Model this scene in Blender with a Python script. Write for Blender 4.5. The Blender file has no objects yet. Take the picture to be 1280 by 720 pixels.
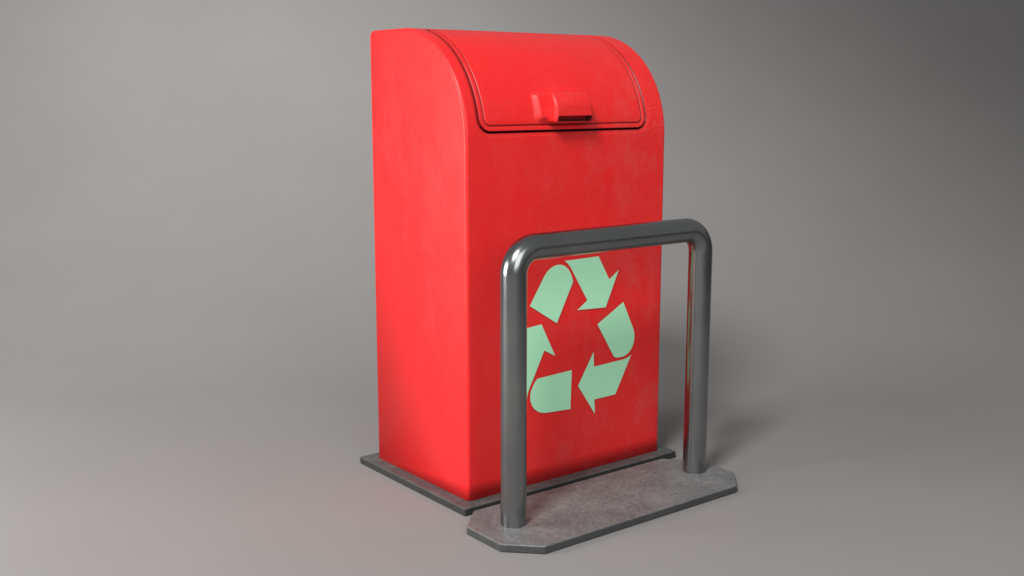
import bpy, bmesh, math
from mathutils import Vector
from mathutils.geometry import tessellate_polygon
S=bpy.context.scene; COL=S.collection
H=1.4; T=0.024; W=0.786; D=0.512; R=0.322
def mat(name):
    m=bpy.data.materials.new(name); m.use_nodes=True
    return m,m.node_tree.nodes,m.node_tree.links,m.node_tree.nodes['Principled BSDF']
def noise(N,L,scale,detail=6,rough=.6,stretch=None):
    tc=N.new('ShaderNodeTexCoord'); n=N.new('ShaderNodeTexNoise'); n.inputs['Scale'].default_value=scale
    n.inputs['Detail'].default_value=detail; n.inputs['Roughness'].default_value=rough
    if stretch:
        mp=N.new('ShaderNodeMapping'); mp.inputs['Scale'].default_value=stretch
        L.new(tc.outputs['Object'],mp.inputs[0]); L.new(mp.outputs[0],n.inputs['Vector'])
    else: L.new(tc.outputs['Object'],n.inputs['Vector'])
    return n
def ramp(N,L,src,stops):
    r=N.new('ShaderNodeValToRGB'); e=r.color_ramp.elements
    while len(e)<len(stops): e.new(.5)
    for i,(p,c) in enumerate(stops):
        e[i].position=p; e[i].color=(c[0],c[1],c[2],1) if not isinstance(c,float) else (c,c,c,1)
    L.new(src,r.inputs['Fac']); return r
def mixc(N,L,f,a,b):
    m=N.new('ShaderNodeMix'); m.data_type='RGBA'
    L.new(f,m.inputs[0])
    for s,i in ((a,6),(b,7)):
        if isinstance(s,tuple): m.inputs[i].default_value=(*s,1)
        else: L.new(s,m.inputs[i])
    return m.outputs[2]
def mul(N,L,a,b):
    m=N.new('ShaderNodeMath'); m.operation='MULTIPLY'; L.new(a,m.inputs[0])
    if isinstance(b,float): m.inputs[1].default_value=b
    else: L.new(b,m.inputs[1])
    return m.outputs[0]
def maprange(N,L,src,a,b,c,d):
    m=N.new('ShaderNodeMapRange')
    for i,v in enumerate((a,b,c,d)): m.inputs[i+1].default_value=v
    L.new(src,m.inputs[0]); return m.outputs[0]
def bump(N,L,b,src,st,dist=.002):
    k=N.new('ShaderNodeBump'); k.inputs['Strength'].default_value=st; k.inputs['Distance'].default_value=dist
    L.new(src,k.inputs['Height']); L.new(k.outputs[0],b.inputs['Normal'])
def red():
    m,N,L,b=mat('red_paint')
    n1=noise(N,L,4,8,.65); n2=noise(N,L,110,4,.7); n3=noise(N,L,9,12,.8,(1,1,.6)); n4=noise(N,L,210,3,.8); n5=noise(N,L,3.5,5,.6)
    r1=ramp(N,L,n1.outputs[0],[(.35,(.87,.018,.019)),(.7,(.79,.022,.023))])
    geo=N.new('ShaderNodeNewGeometry'); sep=N.new('ShaderNodeSeparateXYZ'); L.new(geo.outputs['Position'],sep.inputs[0])
    mx=maprange(N,L,sep.outputs[0],.05,.75,.2,1)
    mz=maprange(N,L,sep.outputs[2],1.12,1.3,1,.35)
    mx=mul(N,L,mx,mz)
    r3=ramp(N,L,n3.outputs[0],[(.48,0.),(.72,.7)])
    c=mixc(N,L,mul(N,L,r3.outputs[0],mx),r1.outputs[0],(.66,.10,.09))
    r4=ramp(N,L,n4.outputs[0],[(.56,0.),(.64,.8)]); r5=ramp(N,L,n5.outputs[0],[(.40,0.),(.58,1.)])
    c=mixc(N,L,mul(N,L,mul(N,L,r4.outputs[0],r5.outputs[0]),mx),c,(.82,.16,.14))
    at=N.new('ShaderNodeAttribute'); at.attribute_name='groove_shade'  # shade of the lid gap and grooves, put into the colour
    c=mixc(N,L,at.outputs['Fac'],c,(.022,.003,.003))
    L.new(c,b.inputs['Base Color'])
    rr=ramp(N,L,n3.outputs[0],[(.3,.30),(.7,.52)]); L.new(rr.outputs[0],b.inputs['Roughness'])
    b.inputs['Specular IOR Level'].default_value=.4
    bump(N,L,b,n2.outputs[0],.28); return m
def green():
    m,N,L,b=mat('pale_green_vinyl')
    n=noise(N,L,40,8,.7); r=ramp(N,L,n.outputs[0],[(.3,(.43,.88,.55)),(.7,(.48,.91,.60))])
    L.new(r.outputs[0],b.inputs['Base Color']); b.inputs['Roughness'].default_value=.5; return m
def steel():
    m,N,L,b=mat('satin_steel')
    n=noise(N,L,6,4,.5); n2=noise(N,L,10,6,.6)
    r=ramp(N,L,n2.outputs[0],[(.3,(.27,.28,.285)),(.7,(.31,.32,.32))]); L.new(r.outputs[0],b.inputs['Base Color'])
    b.inputs['Metallic'].default_value=1
    r2=ramp(N,L,n.outputs[0],[(.3,.20),(.7,.24)]); L.new(r2.outputs[0],b.inputs['Roughness']); return m
def plate(name,k):
    m,N,L,b=mat(name)
    n=noise(N,L,12,10,.8); n2=noise(N,L,90,6,.8)
    r=ramp(N,L,n.outputs[0],[(.34,(.13*k,.134*k,.134*k)),(.5,(.18*k,.185*k,.185*k)),(.66,(.27*k,.27*k,.265*k))])
    r3=ramp(N,L,n2.outputs[0],[(.52,0.),(.68,.75)])
    c=mixc(N,L,r3.outputs[0],r.outputs[0],(.38*k,.38*k,.37*k))
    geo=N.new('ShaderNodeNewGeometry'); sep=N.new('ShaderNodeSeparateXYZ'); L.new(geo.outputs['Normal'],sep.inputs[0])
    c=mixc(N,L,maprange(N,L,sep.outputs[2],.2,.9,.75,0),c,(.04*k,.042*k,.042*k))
    L.new(c,b.inputs['Base Color'])
    b.inputs['Metallic'].default_value=.2
    r2=ramp(N,L,n2.outputs[0],[(.3,.40),(.7,.62)]); L.new(r2.outputs[0],b.inputs['Roughness'])
    bump(N,L,b,n2.outputs[0],.45); return m
def backdrop():
    m,N,L,b=mat('grey_backdrop')
    n=noise(N,L,1.2,5,.6); r=ramp(N,L,n.outputs[0],[(.3,(.238,.23,.224)),(.7,(.252,.244,.238))])
    L.new(r.outputs[0],b.inputs['Base Color']); b.inputs['Roughness'].default_value=.8
    b.inputs['Specular IOR Level'].default_value=.2
    n2=noise(N,L,150,3,.6); bump(N,L,b,n2.outputs[0],.06,.001); return m
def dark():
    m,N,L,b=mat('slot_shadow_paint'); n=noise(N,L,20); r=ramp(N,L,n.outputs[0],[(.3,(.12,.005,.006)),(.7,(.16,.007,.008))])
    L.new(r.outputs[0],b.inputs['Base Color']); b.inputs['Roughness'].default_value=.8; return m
M_red,M_green,M_steel,M_back,M_dark=red(),green(),steel(),backdrop(),dark()
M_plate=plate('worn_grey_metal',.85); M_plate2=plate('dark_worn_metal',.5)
def link(name,bm,mats,parent=None,smooth=True):
    bmesh.ops.recalc_face_normals(bm,faces=bm.faces)
    me=bpy.data.meshes.new(name); bm.to_mesh(me); bm.free()
    for f in me.polygons: f.use_smooth=smooth
    o=bpy.data.objects.new(name,me); COL.objects.link(o)
    for m in (mats if isinstance(mats,list) else [mats]): me.materials.append(m)
    if parent: o.parent=parent
    return o
def thing(name,label,cat,loc):
    o=bpy.data.objects.new(name,None); COL.objects.link(o); o.location=loc; o['label']=label; o['category']=cat; return o
# ---------- bin
SL=R*math.pi/2
Z0=H-R
def prof(s):
    if s<0: return 0,Z0+s,-1,0
    if s<SL:
        a=s/R; return R-R*math.cos(a),Z0+R*math.sin(a),-math.cos(a),math.sin(a)
    return R+(s-SL),H,0,1
LX0,LX1,LS0,LS1,LR=.047,.705,.020,SL-.036,.042
def sdf(x,s):
    cx,cy=(LX0+LX1)/2,(LS0+LS1)/2; hx,hy=(LX1-LX0)/2-LR,(LS1-LS0)/2-LR
    qx,qy=abs(x-cx)-hx,abs(s-cy)-hy
    return math.hypot(max(qx,0),max(qy,0))+min(max(qx,qy),0)-LR
def sst(a,b,v):
    t=min(1,max(0,(v-a)/(b-a))); return t*t*(3-2*t)
def hbody(x,s):
    d=sdf(x,s)
    return -0.0035*(1-sst(0,.012,d))-.020*(1-sst(-.003,.0005,d))
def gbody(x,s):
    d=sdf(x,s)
    return max(1-sst(-.0005,.003,d), .35*(1-sst(.001,.013,d)))  # painted shade in the lid opening, fading out over the body
rb=.010
def build_body(parent):
    bm=bmesh.new(); gl=bm.verts.layers.float.new('groove_shade')
    xs=[(rb-rb*math.cos(a),rb*(1-math.sin(a))) for a in [math.pi/2*i/8 for i in range(9)]]
    n=360
    xs+= [(rb+(W-2*rb)*i/n,0) for i in range(1,n)]
    xs+= [(W-a,b) for a,b in xs[8::-1]]
    P=[]
    P+=[(-Z0+T+ (Z0-T)*i/20) for i in range(20)]
    P+=[(LS1+.03)*i/280 for i in range(281)]
    pts=[(prof(s),s) for s in P]
    rc=.02
    for k in range(7):
        a=math.pi/2*k/6; pts.append(((D-rc+rc*math.sin(a),H-rc+rc*math.cos(a),math.sin(a),math.cos(a)),None))
    pts.append(((D,T,1,0),None))
    rows=[]
    for (x,ins) in xs:
        row=[]
        for (y,z,ny,nz),s in pts:
            on=(s is not None and s>-.05)
            h=-ins+(hbody(x,s) if on else 0)
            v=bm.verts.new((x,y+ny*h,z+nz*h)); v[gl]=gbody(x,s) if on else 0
            row.append(v)
        rows.append(row)
    for a,b in zip(rows,rows[1:]):
        for j in range(len(a)):
            k=(j+1)%len(a); bm.faces.new((a[j],a[k],b[k],b[j]))
    bm.faces.new(rows[0]); bm.faces.new(rows[-1][::-1])
    return link('body',bm,M_red,parent)
HX0,HX1=.272,.452
def hlid(x,s):
    d=sdf(x,s)
    h=-.001-.028*sst(-.0065,-.0025,d)
    h-=.0035*math.exp(-((d+.021)/.0024)**2)
    h+=.0006*sst(.024,.04,-d)
    qx=abs(x-(HX0-.008+HX1)/2)-(HX1-HX0)/2-.008; qs=abs(s-.094)-.040
    e=math.hypot(max(qx+.012,0),max(qs+.012,0))+min(max(qx+.012,qs+.012),0)-.012
    return h+.013*(1-sst(-.010,.012,e))
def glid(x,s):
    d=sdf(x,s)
    return max(sst(-.008,-.004,d),.85*math.exp(-((d+.021)/.0023)**2))  # painted shade along the lid edge and inner groove
def build_lid(parent):
    bm=bmesh.new(); gl=bm.verts.layers.float.new('groove_shade'); nx,ns=420,330; V={}
    x0,x1,s0,s1=LX0,LX1,LS0,LS1
    for i in range(nx+1):
        for j in range(ns+1):
            x=x0+(x1-x0)*i/nx; s=s0+(s1-s0)*j/ns
            if sdf(x,s)>.0005: continue
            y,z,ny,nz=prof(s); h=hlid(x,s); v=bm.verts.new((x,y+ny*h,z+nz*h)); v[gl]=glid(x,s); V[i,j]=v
    for i in range(nx):
        for j in range(ns):
            q=[V.get(k) for k in ((i,j),(i+1,j),(i+1,j+1),(i,j+1))]
            if all(q): bm.faces.new(q)
    return link('lid',bm,M_red,parent)
def build_handle(parent):
    bm=bmesh.new()
    x0,x1=HX0+.020,HX1-.004
    zb,zt=1.124,1.214
    def ring(x,dx):
        return [bm.verts.new((x,.05,zb)),bm.verts.new((x,-.038,zb)),bm.verts.new((x+dx,-.036,zb+.056)),bm.verts.new((x+dx,-.014,zt-.002)),bm.verts.new((x+dx,.09,zt+.012))]
    A=ring(x0,.008); B=ring(x1,-.006)
    n=len(A)
    for j in range(n):
        k=(j+1)%n; bm.faces.new((A[j],A[k],B[k],B[j]))
    bm.faces.new(A[::-1]); bm.faces.new(B)
    bmesh.ops.recalc_face_normals(bm,faces=bm.faces)
    bmesh.ops.bevel(bm,geom=bm.edges[:],offset=.012,segments=8,profile=.5,affect='EDGES')
    o=link('handle',bm,[M_red,M_dark],parent)
    cb=bmesh.new(); bmesh.ops.create_cube(cb,size=1)
    sx0,sx1,sz0,sz1=x0+.012,x1-.010,zb+.0045,zb+.021
    for v in cb.verts: v.co=Vector(((sx0+sx1)/2+v.co.x*(sx1-sx0),-.034+v.co.y*.060,(sz0+sz1)/2+v.co.z*(sz1-sz0)))
    bmesh.ops.bevel(cb,geom=cb.edges[:],offset=.005,segments=3,profile=.5,affect='EDGES')
    ct=link('cutter',cb,M_dark)
    md=o.modifiers.new('b','BOOLEAN'); md.operation='DIFFERENCE'; md.object=ct; md.solver='EXACT'
    dg=bpy.context.evaluated_depsgraph_get(); me=bpy.data.meshes.new_from_object(o.evaluated_get(dg))
    o.modifiers.clear(); o.data=me; bpy.data.objects.remove(ct)
    me.materials.clear(); me.materials.append(M_red); me.materials.append(M_dark)
    for f in me.polygons:
        c=f.center; inside=sx0-.0005<c.x<sx1+.0005 and sz0-.0005<c.z<sz1+.0005 and -.032<c.y<.0
        f.material_index=1 if inside else 0
    me.set_sharp_from_angle(angle=math.radians(50))
    return o
def slab(name,poly,z0,z1,m,parent,bev=.0045):
    bm=bmesh.new(); a=[bm.verts.new((x,y,z0)) for x,y in poly]; b=[bm.verts.new((x,y,z1)) for x,y in poly]
    bm.faces.new(a[::-1]); bm.faces.new(b)
    for i in range(len(a)):
        k=(i+1)%len(a); bm.faces.new((a[i],a[k],b[k],b[i]))
    o=link(name,bm,m,parent,True)
    md=o.modifiers.new('b','BEVEL'); md.width=bev; md.segments=3; md.limit_method='ANGLE'; md.angle_limit=math.radians(30)
    md.harden_normals=True
    return o
bin_=thing('recycling_bin','tall red bin with rounded top, flap lid and pale green recycling arrows on front','recycling bin',(0,0,0))
body=build_body(bin_); lid=build_lid(bin_); build_handle(lid)
o=.043
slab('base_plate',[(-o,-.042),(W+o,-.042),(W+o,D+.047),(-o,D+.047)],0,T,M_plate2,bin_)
AR=[(-44,253),(96,253),(142,174),(183,200),(127,85),(7,92),(49,118),(-4,204),(-12,218),(-22,233),(-33,245)]
BD=[(-76,62),(-182,130),(-126,213),(-115,226),(-101,236),(-86,242),(-70,244),(-54,242),(-40,235),(-27,224),(-18,209),(-12,195),(-10,184)]
bm=bmesh.new(); cx,cz=.410,.4585
for k in range(3):
    a=-k*2*math.pi/3+math.radians(.8)
    for P in (AR,BD):
        co_=[Vector((cx+.99*(x*math.cos(a)-z*math.sin(a))/1000,-.0022,cz+.99*(x*math.sin(a)+z*math.cos(a))/1000)) for x,z in P]
        v=[bm.verts.new(q) for q in co_]
        for t in tessellate_polygon([[Vector((q.x,q.z,0)) for q in co_]]): bm.faces.new([v[i] for i in t])
sy=link('recycling_symbol',bm,M_green,bin_,False)
sy['label']='pale green three-arrow recycling symbol'
# ---------- guard
GX0,GX1,GY=.0012,.7312,-.215
g=thing('guard_rail','grey steel tube hoop standing on an eight-sided plate before the red bin','guard rail',(0,0,0))
a0,a1,b0,b1,c=-.115,.818,-.392,-.066,.085
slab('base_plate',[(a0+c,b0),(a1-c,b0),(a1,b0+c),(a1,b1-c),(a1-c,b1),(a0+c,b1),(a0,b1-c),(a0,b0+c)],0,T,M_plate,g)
def tube(name,path,r,m,parent,n=64):
    bm=bmesh.new(); rows=[]
    for i,p in enumerate(path):
        p=Vector(p); d=(Vector(path[min(i+1,len(path)-1)])-Vector(path[max(i-1,0)])).normalized()
        u=Vector((0,1,0)); v=d.cross(u).normalized()
        rows.append([bm.verts.new(p+r*(math.cos(t)*u+math.sin(t)*v)) for t in [2*math.pi*k/n for k in range(n)]])
    for A,B in zip(rows,rows[1:]):
        for j in range(n): bm.faces.new((A[j],A[(j+1)%n],B[(j+1)%n],B[j]))
    return link(name,bm,m,parent)
HR=.7999; br=.072
path=[(GX0,GY,T-.002),(GX0,GY,.4)]+[(GX0+br-br*math.cos(a),GY,HR-br+br*math.sin(a)) for a in [math.pi/2*i/24 for i in range(25)]]
path+=[(GX1-br+br*math.sin(a),GY,HR-br+br*math.cos(a)) for a in [math.pi/2*i/24 for i in range(25)]]+[(GX1,GY,.4),(GX1,GY,T-.002)]
tube('rail_tube',path,.0365,M_steel,g)
# ---------- setting
yaw,pit=.9114,.1742
fw=Vector((math.cos(yaw),math.sin(yaw),0)); rt=Vector((math.sin(yaw),-math.cos(yaw),0)); c0=Vector((.39,.1,0)); Zv=Vector((0,0,1))
bm=bmesh.new(); secs=[]
ys=.9; rr=4.5
pr=[(-9,0),(-5,0),(-2,0),(0,0)]+[(ys+rr*math.sin(a),rr-rr*math.cos(a)) for a in [math.radians(62)*i/64 for i in range(65)]]
for u in (-16,-8,0,8,16):
    secs.append([bm.verts.new(c0+rt*u+fw*a+Vector((0,0,b))) for a,b in pr])
for A,B in zip(secs,secs[1:]):
    for j in range(len(A)-1): bm.faces.new((A[j],B[j],B[j+1],A[j+1]))
gr=link('ground',bm,M_back); gr['kind']='structure'
# ---------- camera
cd=bpy.data.cameras.new('camera'); co=bpy.data.objects.new('camera',cd); COL.objects.link(co)
co.location=(-1.8251,-2.5642,1.2171); dv=Vector((math.cos(yaw)*math.cos(pit),math.sin(yaw)*math.cos(pit),-math.sin(pit)))
co.rotation_euler=dv.to_track_quat('-Z','Y').to_euler(); cd.sensor_width=36; cd.lens=1401.2/1280*36; cd.clip_end=200
S.camera=co
# ---------- light
def area(name,loc,tgt,size,power,col=(1,1,1),spread=180):
    l=bpy.data.lights.new(name,'AREA'); l.shape='SQUARE'; l.size=size; l.energy=power; l.color=col; l.spread=math.radians(spread)
    ob=bpy.data.objects.new(name,l); COL.objects.link(ob); ob.location=loc
    ob.rotation_euler=(Vector(tgt)-Vector(loc)).to_track_quat('-Z','Y').to_euler(); return ob
def spot(name,loc,dirv,ang,blend,power,rad,col=(1,1,1)):
    l=bpy.data.lights.new(name,'SPOT'); l.spot_size=math.radians(ang); l.spot_blend=blend; l.energy=power; l.shadow_soft_size=rad; l.color=col
    ob=bpy.data.objects.new(name,l); COL.objects.link(ob); ob.location=loc
    ob.rotation_euler=dirv.to_track_quat('-Z','Y').to_euler(); return ob
area('key_softbox',c0-rt*3.4-fw*1.1+Zv*1.25,c0+Zv*.4,1.5,88,(1,.98,.96))
area('front_fill',c0-fw*3.6+rt*.9+Zv*2.2,c0+Zv*.6,2.2,42)  # added fill, brightens the bin front and the green symbol
spot('main_spot',c0-fw*6-rt*2.5+Zv*7,fw*.5-rt*.11-Zv,84,.05,2900,1.2,(1,.99,.975))
area('backdrop_fill',c0+fw*1.0-rt*2.2+Zv*5.0,c0+fw*4.6-rt*1.9+Zv*1.9,2.4,70,spread=115)  # added area light, lifts the brightness of the rear sweep
w=bpy.data.worlds.new('World'); S.world=w; w.use_nodes=True
bg=w.node_tree.nodes['Background']; bg.inputs[0].default_value=(.97,.98,1,1); bg.inputs[1].default_value=.24
S.view_settings.view_transform='Standard'; S.view_settings.look='None'; S.view_settings.exposure=0
